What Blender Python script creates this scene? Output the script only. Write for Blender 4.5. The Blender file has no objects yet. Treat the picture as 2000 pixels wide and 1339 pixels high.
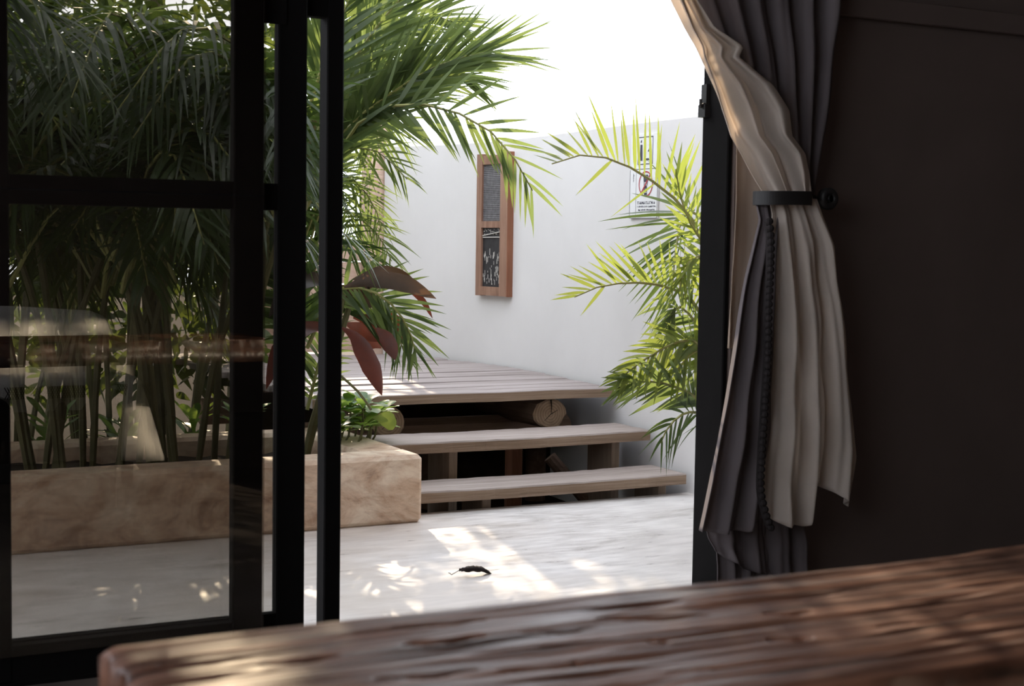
import bpy, math, random
import numpy as np
from math import sin, cos, pi, radians, sqrt, atan, floor
from mathutils import Vector, Matrix
random.seed(7); RNG = np.random.default_rng(11)
SC = bpy.context.scene
COL = SC.collection

# ------------------------------------------------------------------ camera
# X runs along the house wall (to the right), Y out of the house, Z up; patio level is Z = 0
F_PX = 2900.0
AZ, PITCH, ROLL = radians(27.8), atan(197 / F_PX), radians(0.89)
EYE = np.array([0, 0, 1.2])
FWD = np.array([sin(AZ) * cos(PITCH), cos(AZ) * cos(PITCH), -sin(PITCH)])
_r0 = np.array([cos(AZ), -sin(AZ), 0.0]); _u0 = np.cross(_r0, FWD)
RIGHT = _r0 * cos(ROLL) + _u0 * sin(ROLL); UP = _u0 * cos(ROLL) - _r0 * sin(ROLL)
cam = bpy.data.cameras.new('camera'); cam_ob = bpy.data.objects.new('camera', cam); COL.objects.link(cam_ob)
cam.sensor_width = 36; cam.lens = F_PX / 2000 * 36; cam.clip_start = 0.05
M = Matrix.Identity(4)
for i in range(3):
    M[i][0], M[i][1], M[i][2], M[i][3] = RIGHT[i], UP[i], -FWD[i], EYE[i]
cam_ob.matrix_world = M
cam.dof.use_dof = True; cam.dof.focus_distance = 7.0; cam.dof.aperture_fstop = 5.6
SC.camera = cam_ob

# ------------------------------------------------------------------ sky, sun, exposure
world = bpy.data.worlds.new('sky'); SC.world = world; world.use_nodes = True
bg = world.node_tree.nodes['Background']
bg.inputs[0].default_value = (0.92, 0.95, 1.04, 1); bg.inputs[1].default_value = 3.9
sun = bpy.data.lights.new('sun', 'SUN'); sun.energy = 11.0; sun.color = (1.0, 0.82, 0.60); sun.angle = radians(0.55)
sun_ob = bpy.data.objects.new('sun', sun); COL.objects.link(sun_ob)
SUN_AZ, SUN_EL = radians(14.0), radians(23.0)
sun_to = Vector((sin(SUN_AZ) * cos(SUN_EL), cos(SUN_AZ) * cos(SUN_EL), sin(SUN_EL)))
sun_ob.rotation_euler = sun_to.to_track_quat('Z', 'Y').to_euler(); sun_ob.location = sun_to * 20
vs = SC.view_settings
vs.view_transform = 'Standard'; vs.look = 'None'; vs.gamma = 1; vs.use_curve_mapping = False; vs.exposure = 0.0

# ------------------------------------------------------------------ placing points
def _ray(x, y): return FWD + RIGHT * (x - 1000) / F_PX + UP * (669.5 - y) / F_PX
def PY(x, y, Y):
    d = _ray(x, y); return EYE + d * (Y / d[1])
def PX(x, y, X):
    d = _ray(x, y); return EYE + d * (X / d[0])
def PZ(x, y, Z):
    d = _ray(x, y); return EYE + d * ((Z - 1.2) / d[2])

# ------------------------------------------------------------------ objects
def tag(o, label=None, cat=None, group=None, kind=None):
    if label: o['label'] = label
    if cat: o['category'] = cat
    if group: o['group'] = group
    if kind: o['kind'] = kind
    return o
def thing(name, loc, label, cat, group=None, kind=None):
    o = bpy.data.objects.new(name, None); o.empty_display_size = 0.1
    COL.objects.link(o); o.location = loc
    return tag(o, label, cat, group, kind)
ROOTLOC = {}
def wloc(o):
    v = Vector((0, 0, 0))
    while o: v = v + o.location; o = o.parent
    return v
def link(name, verts, faces, mat, parent=None, smooth=False):
    """one mesh object from world-space vertices; its origin is the base centre, or the parent's origin"""
    V = np.asarray(verts, dtype=float).reshape(-1, 3)
    if parent is None:
        org = np.array([(V[:, 0].min() + V[:, 0].max()) / 2, (V[:, 1].min() + V[:, 1].max()) / 2, V[:, 2].min()])
        base = org
    else:
        org = np.array(wloc(parent)); base = np.zeros(3)
    me = bpy.data.meshes.new(name)
    me.from_pydata((V - org).tolist(), [], faces if isinstance(faces, list) else faces.tolist()); me.update()
    if smooth: me.polygons.foreach_set('use_smooth', [True] * len(me.polygons))
    if mat: me.materials.append(mat)
    o = bpy.data.objects.new(name, me); COL.objects.link(o); o.location = base
    if parent: o.parent = parent
    return o
class MB:
    def __init__(s): s.v = []; s.f = []
    def add(s, v, f):
        n = len(s.v); s.v += [tuple(p) for p in v]; s.f += [tuple(i + n for i in q) for q in f]; return s
    def box(s, lo, hi, bev=0.0):
        (x0, y0, z0), (x1, y1, z1) = lo, hi
        if bev <= 0:
            return s.add([(x0,y0,z0),(x1,y0,z0),(x1,y1,z0),(x0,y1,z0),(x0,y0,z1),(x1,y0,z1),(x1,y1,z1),(x0,y1,z1)],
                  [(0,3,2,1),(4,5,6,7),(0,1,5,4),(1,2,6,5),(2,3,7,6),(3,0,4,7)])
        b = bev; v = []
        for (z, i) in ((z0, b), (z0 + b, 0), (z1 - b, 0), (z1, b)):
            v += [(x0+i+b*(i==0), y0+i, z), (x1-i-b*(i==0), y0+i, z), (x1-i, y0+i+b*(i==0), z), (x1-i, y1-i-b*(i==0), z),
                  (x1-i-b*(i==0), y1-i, z), (x0+i+b*(i==0), y1-i, z), (x0+i, y1-i-b*(i==0), z), (x0+i, y0+i+b*(i==0), z)]
        f = [tuple(range(7, -1, -1)), tuple(range(24, 32))]
        for k in range(3):
            for j in range(8):
                a = k*8+j; c = k*8+(j+1) % 8; f.append((a, c, c+8, a+8))
        return s.add(v, f)
    def frame_box(s, o, ax, ay, az, lo, hi):
        m = MB().box(lo, hi); o, ax, ay, az = map(np.array, (o, ax, ay, az))
        return s.add([o + ax*p[0] + ay*p[1] + az*p[2] for p in m.v], m.f)
    def tube(s, pts, rad, n=8, cap=True):
        P = [np.array(p, float) for p in pts]
        if not hasattr(rad, '__len__'): rad = [rad]*len(P)
        v = []; f = []; prev = None
        for i, p in enumerate(P):
            t = P[min(i+1, len(P)-1)] - P[max(i-1, 0)]; t = t/(np.linalg.norm(t)+1e-9)
            if prev is None:
                h = np.array([0, 0, 1.0]) if abs(t[2]) < .9 else np.array([1.0, 0, 0]); a = np.cross(t, h)
            else: a = prev - t*np.dot(prev, t)
            a /= np.linalg.norm(a)+1e-9; prev = a; b = np.cross(t, a)
            for k in range(n):
                w = 2*pi*k/n; v.append(p + (a*cos(w) + b*sin(w))*rad[i])
        for i in range(len(P)-1):
            for k in range(n):
                q = i*n+k; r = i*n+(k+1) % n; f.append((q, r, r+n, q+n))
        if cap: f.append(tuple(range(n-1, -1, -1))); f.append(tuple((len(P)-1)*n+k for k in range(n)))
        return s.add(v, f)
    def ball(s, c, r, seg=8, rings=5, sq=(1, 1, 1)):
        v = [(c[0], c[1], c[2]-r*sq[2])]; f = []
        for i in range(1, rings):
            t = -pi/2 + pi*i/rings
            for k in range(seg):
                w = 2*pi*k/seg; v.append((c[0]+r*sq[0]*cos(t)*cos(w), c[1]+r*sq[1]*cos(t)*sin(w), c[2]+r*sq[2]*sin(t)))
        v.append((c[0], c[1], c[2]+r*sq[2])); L = len(v)-1
        for k in range(seg): f.append((0, 1+(k+1) % seg, 1+k)); f.append((L, L-seg+k, L-seg+(k+1) % seg))
        for i in range(rings-2):
            for k in range(seg):
                a = 1+i*seg+k; b = 1+i*seg+(k+1) % seg; f.append((a, b, b+seg, a+seg))
        return s.add(v, f)
    def build(s, name, mat, parent=None, smooth=False): return link(name, s.v, s.f, mat, parent, smooth)
def boxo(name, lo, hi, mat, parent=None, bev=0.0): return MB().box(lo, hi, bev).build(name, mat, parent)
def catmull(pts, n):
    P = np.array(pts, float)
    if len(P) == 2: return P[0] + (P[1]-P[0])*np.linspace(0, 1, n)[:, None]
    Q = np.vstack([2*P[0]-P[1], P, 2*P[-1]-P[-2]]); out = []
    for t in np.linspace(0, len(P)-1-1e-6, n*4):
        i = int(t); u = t-i; a, b, c, d = Q[i:i+4]
        out.append(.5*((2*b)+(c-a)*u+(2*a-5*b+4*c-d)*u*u+(3*b-a-3*c+d)*u**3))
    out = np.array(out); L = np.concatenate([[0], np.cumsum(np.linalg.norm(np.diff(out, axis=0), axis=1))])
    s = np.linspace(0, L[-1], n)
    return np.stack([np.interp(s, L, out[:, k]) for k in range(3)], 1)
def vnoise(x, y, seed=0):
    """smooth 2-D value noise on numpy arrays, -1..1"""
    xi = np.floor(x).astype(int); yi = np.floor(y).astype(int); fx = x-xi; fy = y-yi
    fx = fx*fx*(3-2*fx); fy = fy*fy*(3-2*fy)
    def h(a, b):
        n = (a*374761393 + b*668265263 + seed*144665) & 0x7fffffff
        n = ((n ^ (n >> 13))*1274126177) & 0x7fffffff
        return ((n ^ (n >> 16)) & 0xffff)/32767.5-1
    return (h(xi, yi)*(1-fx)+h(xi+1, yi)*fx)*(1-fy)+(h(xi, yi+1)*(1-fx)+h(xi+1, yi+1)*fx)*fy

# ------------------------------------------------------------------ materials
class NT:
    def __init__(s, name):
        s.m = bpy.data.materials.new(name); s.m.use_nodes = True; s.t = s.m.node_tree; s.t.nodes.clear()
        s.out = s.n('ShaderNodeOutputMaterial')
    def n(s, kind, **kw):
        o = s.t.nodes.new(kind)
        for k, v in kw.items(): setattr(o, k, v)
        return o
    def l(s, a, b): s.t.links.new(a, b)
    def noise(s, vec, scale, detail=4, rough=.55, dist=0.0):
        o = s.n('ShaderNodeTexNoise'); o.inputs['Scale'].default_value = scale; o.inputs['Detail'].default_value = detail
        o.inputs['Roughness'].default_value = rough; o.inputs['Distortion'].default_value = dist
        if vec is not None: s.l(vec, o.inputs['Vector'])
        return o.outputs['Fac']
    def ramp(s, fac, stops):
        o = s.n('ShaderNodeValToRGB'); e = o.color_ramp.elements
        while len(e) < len(stops): e.new(.5)
        for q, (p, c) in zip(e, stops): q.position = p; q.color = (*c, 1) if len(c) == 3 else c
        s.l(fac, o.inputs[0]); return o.outputs[0]
    def pos(s, scale=(1, 1, 1), rand=0.0):
        g = s.n('ShaderNodeNewGeometry').outputs['Position']
        if rand:
            r = s.n('ShaderNodeObjectInfo').outputs['Random']; mu = s.n('ShaderNodeMath', operation='MULTIPLY'); mu.inputs[1].default_value = rand
            s.l(r, mu.inputs[0]); ad = s.n('ShaderNodeVectorMath', operation='ADD'); s.l(g, ad.inputs[0]); s.l(mu.outputs[0], ad.inputs[1]); g = ad.outputs[0]
        m = s.n('ShaderNodeMapping'); m.inputs['Scale'].default_value = scale; s.l(g, m.inputs['Vector']); return m.outputs[0]
    def mixc(s, fac, a, b, mode='MIX'):
        o = s.n('ShaderNodeMix', data_type='RGBA', blend_type=mode)
        for inp, v in ((o.inputs[0], fac), (o.inputs[6], a), (o.inputs[7], b)):
            if isinstance(v, (int, float)): inp.default_value = v
            elif isinstance(v, tuple): inp.default_value = (*v, 1)
            else: s.l(v, inp)
        return o.outputs[2]
    def bump(s, h, strength=.3, dist=.01):
        o = s.n('ShaderNodeBump'); o.inputs['Strength'].default_value = strength; o.inputs['Distance'].default_value = dist
        s.l(h, o.inputs['Height']); return o.outputs[0]
    def principled(s, color, rough=.6, normal=None, spec=.5, metal=0):
        o = s.n('ShaderNodeBsdfPrincipled')
        if isinstance(color, tuple): o.inputs['Base Color'].default_value = (*color, 1)
        else: s.l(color, o.inputs['Base Color'])
        if isinstance(rough, (int, float)): o.inputs['Roughness'].default_value = rough
        else: s.l(rough, o.inputs['Roughness'])
        o.inputs['Specular IOR Level'].default_value = spec; o.inputs['Metallic'].default_value = metal
        if normal is not None: s.l(normal, o.inputs['Normal'])
        return o.outputs[0]
    def done(s, sh): s.l(sh, s.out.inputs[0]); return s.m

def mat_wood(name, dark, mid, light, grain=(2, 40, 40), rough=.75, bump=.5, spec=.3):
    t = NT(name); v = t.pos(grain, 13.0)
    a = t.noise(v, 1.0, 6, .62, .6); c = t.ramp(a, [(.3, dark), (.5, mid), (.7, light)])
    b = t.noise(t.pos((1.5, 3, 3), 7.0), 1.3, 3); c = t.mixc(.35, c, t.ramp(b, [(.3, dark), (.7, light)]))
    r = t.n('ShaderNodeObjectInfo').outputs['Random']; c = t.mixc(.28, c, t.ramp(r, [(0, dark), (1, light)]))
    return t.done(t.principled(c, rough, t.bump(a, bump, .006), spec))
def mat_plain(name, color, rough=.6, spec=.4, vary=.0, scale=6, metal=0):
    t = NT(name)
    n = t.noise(t.pos(), scale, 5)
    k = 1-vary
    c = t.ramp(n, [(.3, tuple(x*k for x in color)), (.7, tuple(min(1, x*(1+vary)) for x in color))])
    return t.done(t.principled(c, rough, t.bump(n, .15, .004), spec, metal))
def mat_leaf(name, dark, light, glow, trans=.45, rough=.38, scale=2.0):
    t = NT(name)
    r = t.n('ShaderNodeObjectInfo').outputs['Random']
    n = t.noise(t.pos(), scale, 3)
    c = t.ramp(n, [(.3, dark), (.7, light)]); c = t.mixc(.35, c, t.ramp(r, [(0, dark), (1, light)]))
    p = t.principled(c, rough, None, .5)
    tr = t.n('ShaderNodeBsdfTranslucent'); g = t.ramp(n, [(.3, tuple(x*.75 for x in glow)), (.75, glow)]); t.l(g, tr.inputs[0])
    mx = t.n('ShaderNodeMixShader'); mx.inputs[0].default_value = trans; t.l(p, mx.inputs[1]); t.l(tr.outputs[0], mx.inputs[2])
    return t.done(mx.outputs[0])
def mat_cloth(name, color, trans=.3, weave=900):
    t = NT(name)
    n = t.noise(t.pos((1, 1, 1)), 4, 4); w = t.noise(t.pos((1, 1, .15)), weave, 2)
    c = t.ramp(n, [(.3, tuple(x*.85 for x in color)), (.7, color)])
    p = t.principled(c, .9, t.bump(w, .15, .002), .1)
    tr = t.n('ShaderNodeBsdfTranslucent'); t.l(c, tr.inputs[0])
    mx = t.n('ShaderNodeMixShader'); mx.inputs[0].default_value = trans; t.l(p, mx.inputs[1]); t.l(tr.outputs[0], mx.inputs[2])
    return t.done(mx.outputs[0])

def make_plaster():
    t = NT('white_plaster'); n = t.noise(t.pos(), 1.3, 6, .6); f = t.noise(t.pos(), 22, 4)
    c = t.ramp(n, [(.3, (.64, .63, .63)), (.7, (.71, .70, .70))])
    return t.done(t.principled(c, .85, t.bump(f, .12, .004), .2))
def make_concrete():
    t = NT('polished_concrete'); v = t.pos((1, 2.2, 1))
    n = t.noise(v, 1.6, 8, .62, .8); m = t.noise(t.pos((1.2, 5, 1)), 5, 6, .6); g = t.noise(t.pos((1, 1, 1)), .7, 3)
    c = t.ramp(n, [(.28, (.36, .33, .30)), (.45, (.68, .655, .64)), (.7, (.84, .825, .81))])
    c = t.mixc(.3, c, t.ramp(m, [(.38, (.40, .385, .375)), (.62, (.88, .86, .84))]))
    c = t.mixc(t.ramp(g, [(.45, (0, 0, 0)), (.65, (.35, .35, .35))]), c, (.62, .50, .38))
    r = t.ramp(m, [(.3, (.26,)*3), (.7, (.48,)*3)])
    return t.done(t.principled(c, r, t.bump(m, .10, .004), .5))
def make_roomfloor():
    t = NT('dark_room_floor'); n = t.noise(t.pos((1, 2, 1)), 1.8, 7, .6, .6)
    return t.done(t.principled(t.ramp(n, [(.3, (.06, .05, .045)), (.7, (.16, .135, .115))]), .4, t.bump(n, .1, .004), .4))
def make_planter():
    t = NT('planter_render'); n = t.noise(t.pos((1, 1, 1.6)), 2.4, 9, .68, 1.6); m = t.noise(t.pos((1, 1, 2)), 7, 6, .65, 1.0)
    c = t.ramp(n, [(.33, (.24, .125, .07)), (.46, (.60, .40, .26)), (.62, (.84, .70, .54))])
    c = t.mixc(.35, c, t.ramp(m, [(.36, (.30, .20, .15)), (.6, (.82, .70, .57))]))
    return t.done(t.principled(c, .6, t.bump(m, .2, .006), .3))
def make_table():
    t = NT('table_timber'); v = t.pos((2.2, 55, 20))
    a = t.noise(v, 1.0, 7, .65, .5); b = t.noise(t.pos((2.5, 9, 3)), 1.6, 5, .6)
    c = t.ramp(a, [(.36, (.008, .005, .004)), (.5, (.115, .050, .032)), (.68, (.34, .165, .10))])
    c = t.mixc(.4, c, t.ramp(b, [(.32, (.022, .012, .010)), (.68, (.27, .13, .08))]))
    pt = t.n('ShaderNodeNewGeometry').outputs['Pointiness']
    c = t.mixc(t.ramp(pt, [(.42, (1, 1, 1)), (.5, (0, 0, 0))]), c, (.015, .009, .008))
    r = t.ramp(b, [(.3, (.33,)*3), (.7, (.50,)*3)])
    return t.done(t.principled(c, r, t.bump(a, .3, .003), .55))
def make_glass():
    t = NT('window_glass')
    g = t.n('ShaderNodeNewGeometry'); d = t.n('ShaderNodeVectorMath', operation='DOT_PRODUCT'); t.l(g.outputs['Incoming'], d.inputs[0]); t.l(g.outputs['Normal'], d.inputs[1])
    ab = t.n('ShaderNodeMath', operation='ABSOLUTE'); t.l(d.outputs['Value'], ab.inputs[0])
    su = t.n('ShaderNodeMath', operation='SUBTRACT'); su.inputs[0].default_value = 1; t.l(ab.outputs[0], su.inputs[1])
    pw = t.n('ShaderNodeMath', operation='POWER'); t.l(su.outputs[0], pw.inputs[0]); pw.inputs[1].default_value = 5
    ma = t.n('ShaderNodeMath', operation='MULTIPLY_ADD'); t.l(pw.outputs[0], ma.inputs[0]); ma.inputs[1].default_value = .94; ma.inputs[2].default_value = .06
    tr = t.n('ShaderNodeBsdfTransparent'); tr.inputs[0].default_value = (.75, .74, .72, 1)
    gl = t.n('ShaderNodeBsdfGlossy'); gl.inputs['Roughness'].default_value = .0; gl.inputs[0].default_value = (1, 1, 1, 1)
    mx = t.n('ShaderNodeMixShader'); t.l(ma.outputs[0], mx.inputs[0]); t.l(tr.outputs[0], mx.inputs[1]); t.l(gl.outputs[0], mx.inputs[2])
    return t.done(mx.outputs[0])
def make_endgrain():
    t = NT('log_end_grain')
    tc = t.n('ShaderNodeTexCoord').outputs['Object']; w = t.n('ShaderNodeTexWave', wave_type='RINGS', rings_direction='Y')
    w.inputs['Scale'].default_value = 22; w.inputs['Distortion'].default_value = 1.6; w.inputs['Detail'].default_value = 3; t.l(tc, w.inputs['Vector'])
    n = t.noise(tc, 14, 5)
    c = t.ramp(w.outputs['Fac'], [(.2, (.20, .13, .085)), (.8, (.36, .25, .17))]); c = t.mixc(.5, c, t.ramp(n, [(.3, (.13, .09, .06)), (.7, (.40, .30, .21))]))
    return t.done(t.principled(c, .85, t.bump(n, .3, .005), .2))

MT = dict(
    roomfloor=make_roomfloor(),
    plaster=make_plaster(), concrete=make_concrete(), planter=make_planter(), table=make_table(), glass=make_glass(), endgrain=make_endgrain(),
    deck=mat_wood('weathered_deck', (.17, .14, .13), (.30, .26, .25), (.40, .36, .35), (1.6, 34, 34)),
    step=mat_wood('weathered_step', (.18, .145, .125), (.34, .29, .265), (.50, .44, .41), (1.6, 46, 42)),
    edge=mat_wood('brown_plank_edge', (.13, .085, .055), (.29, .20, .135), (.43, .33, .25), (1.8, 60, 90)),
    post=mat_wood('step_support', (.14, .10, .07), (.27, .20, .15), (.38, .30, .23), (30, 30, 2)),
    log=mat_wood('log_bark', (.05, .03, .02), (.13, .08, .055), (.22, .15, .11), (30, 2.5, 30)),
    logx=mat_wood('log_bark_cross_lit', (.16, .10, .07), (.36, .23, .16), (.52, .37, .28), (2.5, 30, 30)),  # bark colour lightened so the cross logs look lit under the deck
    redwood=mat_wood('old_red_wood', (.12, .058, .038), (.26, .14, .09), (.40, .25, .18), (30, 30, 2.5)),
    redend=mat_wood('old_red_wood_side', (.10, .035, .02), (.22, .085, .045), (.31, .14, .08), (30, 30, 2.5)),
    gate=mat_wood('gate_timber', (.32, .20, .14), (.50, .35, .27), (.62, .47, .38), (3, 30, 30)),
    black=mat_plain('black_frame_paint', (.005, .0045, .0045), .8, .1, .15, 20),
    iron=mat_plain('black_iron', (.015, .014, .014), .5, .5, .2, 30),
    roomwall=mat_plain('brown_room_plaster', (.15, .115, .102), .9, .2, .08, 3),
    ceiling=mat_plain('ceiling_plaster', (.30, .25, .21), .9, .2, .06, 3),
    soil=mat_plain('dark_soil', (.035, .026, .02), .95, .1, .4, 12),
    charcoal=mat_cloth('charcoal_cloth', (.19, .165, .17), .22),
    cream=mat_cloth('cream_cloth', (.86, .78, .70), .45),
    tan=mat_cloth('backlit_lining_cloth', (.50, .40, .32), .35),  # cream lining with the tone of sun through it painted in
    white=mat_cloth('white_cloth', (.82, .79, .74), .1),
    pompom=mat_plain('dark_pompom', (.03, .026, .026), .95, .1, .2, 60),
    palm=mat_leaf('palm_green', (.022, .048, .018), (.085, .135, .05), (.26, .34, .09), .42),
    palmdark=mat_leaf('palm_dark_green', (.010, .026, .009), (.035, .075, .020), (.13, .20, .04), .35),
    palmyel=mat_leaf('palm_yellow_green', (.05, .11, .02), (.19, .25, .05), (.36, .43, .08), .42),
    rachis=mat_plain('palm_rachis', (.26, .27, .09), .5, .4, .2, 10),
    cane=mat_plain('palm_cane', (.12, .115, .05), .6, .3, .35, 8),
    cordy=mat_leaf('cordyline_red', (.045, .018, .014), (.15, .04, .028), (.24, .06, .03), .28, .3, 9),
    cordygreen=mat_leaf('cordyline_dark', (.018, .02, .015), (.06, .045, .035), (.16, .075, .03), .25, .3, 9),
    shrub=mat_leaf('shrub_green', (.035, .11, .03), (.12, .26, .06), (.42, .60, .10), .45, .35),
    tree=mat_leaf('tree_leaf', (.012, .028, .010), (.05, .085, .022), (.26, .34, .06), .4),
    deadleaf=mat_plain('dead_leaf', (.02, .014, .013), .8, .2, .3, 40),
    sign=mat_plain('sign_white', (.74, .75, .77), .35, .5, .02, 5),
    ink=mat_plain('sign_ink', (.05, .05, .075), .6, .3), red=mat_plain('sign_red', (.42, .06, .07), .6, .3),
    mesh=mat_plain('woven_wire', (.17, .165, .175), .6, .4, .3, 40), slate=mat_plain('black_slate', (.025, .024, .026), .7, .3, .3, 30),
    chalk=mat_plain('white_scratches', (.55, .53, .50), .8, .2),
)

# ------------------------------------------------------------------ setting
def struct(name, o_or_none, label, cat):
    return tag(o_or_none, label, cat, kind='structure')
RX0, RX1, RY0 = -.7, 4.9, -1.8
WY0, WY1 = 4.04, 4.22           # house wall, inner and outer face
struct('floor', boxo('floor', (RX0-.15, RY0-.15, -.25), (RX1+.15, WY1, 0), MT['roomfloor']), 'dark polished concrete floor inside the room', 'floor')
struct('ceiling', boxo('ceiling', (RX0-.15, RY0-.15, 2.9), (RX1+.15, 4.75, 3.05), MT['ceiling']), 'dim plaster ceiling of the room', 'ceiling')
wf = thing('wall_front', (0, WY0, 0), 'brown plaster house wall right of the open doorway', 'wall', kind='structure')
OPX0, OPX1, OPZ = .54, 2.955, 2.38
boxo('wall_section', (RX0, WY0, 0), (OPX0, WY1, 2.9), MT['roomwall'], wf)
boxo('wall_section', (OPX1, WY0, 0), (RX1, WY1, 2.9), MT['roomwall'], wf)
boxo('lintel', (OPX0, WY0, OPZ), (OPX1, WY1, 2.9), MT['roomwall'], wf)
wl = thing('wall_left', (RX0-.07, 1.2, 0), 'brown plaster wall with an added light opening on the left of the room', 'wall', kind='structure')
WB = (.1, 3.85, 1.25, 2.8)  # opening added to let soft daylight into the dark room
boxo('wall_section', (RX0-.15, RY0, 0), (RX0, WB[0], 2.9), MT['roomwall'], wl); boxo('wall_section', (RX0-.15, WB[1], 0), (RX0, WY1, 2.9), MT['roomwall'], wl)
boxo('wall_section', (RX0-.15, WB[0], 0), (RX0, WB[1], WB[2]), MT['roomwall'], wl); boxo('wall_section', (RX0-.15, WB[0], WB[3]), (RX0, WB[1], 2.9), MT['roomwall'], wl)
w1 = thing('added_window_1', (RX0-.07, 2.0, WB[2]), 'added black framed opening in the left wall that lights the room', 'window', kind='structure')  # added light source, framed as a window out of view
for (a, b, c, d) in ((WB[0], WB[0]+.05, WB[2], WB[3]), (WB[1]-.05, WB[1], WB[2], WB[3]), (WB[0]+.05, WB[1]-.05, WB[2], WB[2]+.05), (WB[0]+.05, WB[1]-.05, WB[3]-.05, WB[3]), (1.975, 2.025, WB[2]+.05, WB[3]-.05)):
    boxo('frame', (RX0-.10, a, c), (RX0-.05, b, d), MT['black'], w1)
struct('wall_right', boxo('wall_right', (RX1, RY0, 0), (RX1+.15, WY1, 2.9), MT['roomwall']), 'brown plaster wall on the right of the room', 'wall')
struct('wall_back', boxo('wall_back', (RX0-.15, RY0-.15, 0), (RX1+.15, RY0, 2.9), MT['roomwall']), 'brown plaster wall behind the table', 'wall')
struct('trim_1', boxo('trim_1', (3.262, WY0-.035, 1.985), (RX1, WY0, 2.06), MT['roomwall'], bev=.004), 'thin brown wooden ledge high on the brown wall beside curtain', 'ledge')

# ground, patio
struct('garden_ground', boxo('garden_ground', (-25, WY1, -.45), (25, 45, -.25), MT['soil']), 'dark garden soil behind the planter and under the deck', 'ground')
pf = MB()
pf.box((-6, WY1-.02, -.25), (2.62, 5.94, 0)); pf.box((2.62, WY1-.02, -.25), (4.3, 5.925, 0))
struct('patio_floor', pf.build('patio_floor', MT['concrete']), 'pale polished concrete patio in front of the wooden steps', 'patio')

# boundary wall: a smooth curve in plan
WALL = catmull([(4.15, 4.2, 0), (4.12, 5.2, 0), (4.10, 5.9, 0), (4.10, 6.5, 0), (4.14, 7.2, 0), (4.165, 7.9, 0), (4.09, 8.5, 0), (3.96, 8.85, 0), (3.83, 9.1, 0)], 80)
def wall_x(y):
    k = WALL; return float(np.interp(y, k[:, 1], k[:, 0]))
def ribbon_wall(name, path, z0, z1, th, mat):
    P = path[:, :2]; T = np.gradient(P, axis=0); T /= np.linalg.norm(T, axis=1)[:, None]; N = np.stack([T[:, 1], -T[:, 0]], 1)
    prof = [(0, z0), (0, z1-.03), (.012, z1-.008), (.04, z1), (th-.04, z1), (th-.012, z1-.008), (th, z1-.03), (th, z0)]
    v = []; f = []; k = len(prof)
    for i in range(len(P)):
        for (o, z) in prof: v.append((P[i, 0]+N[i, 0]*o, P[i, 1]+N[i, 1]*o, z))
    for i in range(len(P)-1):
        for j in range(k): a = i*k+j; b = i*k+(j+1) % k; f.append((a, b, b+k, a+k))
    f.append(tuple(range(k))); f.append(tuple((len(P)-1)*k+j for j in range(k-1, -1, -1)))
    return link(name, v, f, mat, None, False)
bw = ribbon_wall('wall_right_garden', WALL, -.3, 1.84, .2, MT['plaster'])
struct('', bw, 'curved white plaster garden wall beyond the deck', 'wall')

# ------------------------------------------------------------------ doors
FR = MT['black']
def leaf(name, label, x0, x1, y0, y1, zt, lw, rw, pane_y, mid=(1.28, 1.356), overlap=.0):
    d = thing(name, ((x0+x1)/2, (y0+y1)/2, 0), label, 'door', kind='structure')
    boxo('stile', (x0, y0, .012), (x0+lw, y1, 2.34), FR, d, .004)
    boxo('stile', (x1-rw, y0, .012), (x1, y1, 2.34), FR, d, .004)
    boxo('bottom_rail', (x0+lw, y0+.004, .012), (x1-rw, y1-.004, .11), FR, d)
    boxo('middle_rail', (x0+lw, y0+.004, mid[0]), (x1-rw, y1-.004, mid[1]), FR, d)
    boxo('top_rail', (x0+lw, y0+.004, zt), (x1-rw, y1-.004, 2.34), FR, d)
    boxo('pane', (x0+lw-overlap, pane_y, .11-overlap*.3), (x1-rw+overlap, pane_y+.004, mid[0]+.036 if overlap else mid[0]), MT['glass'], d)
    boxo('pane', (x0+lw-overlap, pane_y, mid[1]-.036 if overlap else mid[1]), (x1-rw+overlap, pane_y+.004, zt+overlap*.3), MT['glass'], d)
    return d
def ex(px, Y): return float(PY(px, 600, Y)[0])
A0, A1 = ex(515, 4.035)-ex(448, 4.075), ex(515, 4.035); B0, B1 = ex(598, 4.085)-ex(533, 4.125), ex(598, 4.085); C0, C1 = ex(621, 4.20), ex(669, 4.135); J0, J1 = ex(1363, 4.20), 2.951
leaf('door_1', 'black framed glass sliding door leaf nearest the room with two panes', .545, A1, 4.035, 4.075, 2.24, .10, A0, 4.0305, overlap=.09)
leaf('door_2', 'black framed glass sliding door leaf stacked just behind the nearest leaf', .555, B1, 4.085, 4.125, 2.0, .085, B0, 4.10)
boxo('guide_block', (A1-.03, 4.0755, 1.805), (B1-B0+.02, 4.0845, 2.34), FR, bpy.data.objects['door_2'])
df = thing('door_3', (2.2, 4.13, 0), 'black fixed door frame around the open doorway with its slim inner post', 'door frame', kind='structure')
boxo('post', (C0, 4.135, .012), (C1, 4.20, 2.34), FR, df, .004)
boxo('post', (J0, 4.05, 0), (J1, 4.20, 2.34), FR, df, .004)
boxo('head_rail', (.545, 4.13, 2.34), (2.951, 4.205, 2.378), FR, df)
boxo('latch_block', (B1+.006, 4.135, 1.845), (C0, 4.18, 2.34), FR, df)
boxo('sill', (.545, 4.035, 0), (J0, 4.205, .012), FR, df)
MB().box((J0-.022, 4.155, 1.63), (J0, 4.195, 1.672)).box((J0-.014, 4.16, 1.672), (J0, 4.19, 1.74)).build('latch_keeper', MT['iron'], df)
MB().tube([(J0-.032, 4.17, 1.665), (J0-.01, 4.17, 1.675)], .006, 6).tube([(J0-.03, 4.17, 1.66), (J0-.03, 4.17, 1.69)], .005, 6).build('latch_pin', MT['iron'], df)

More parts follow.
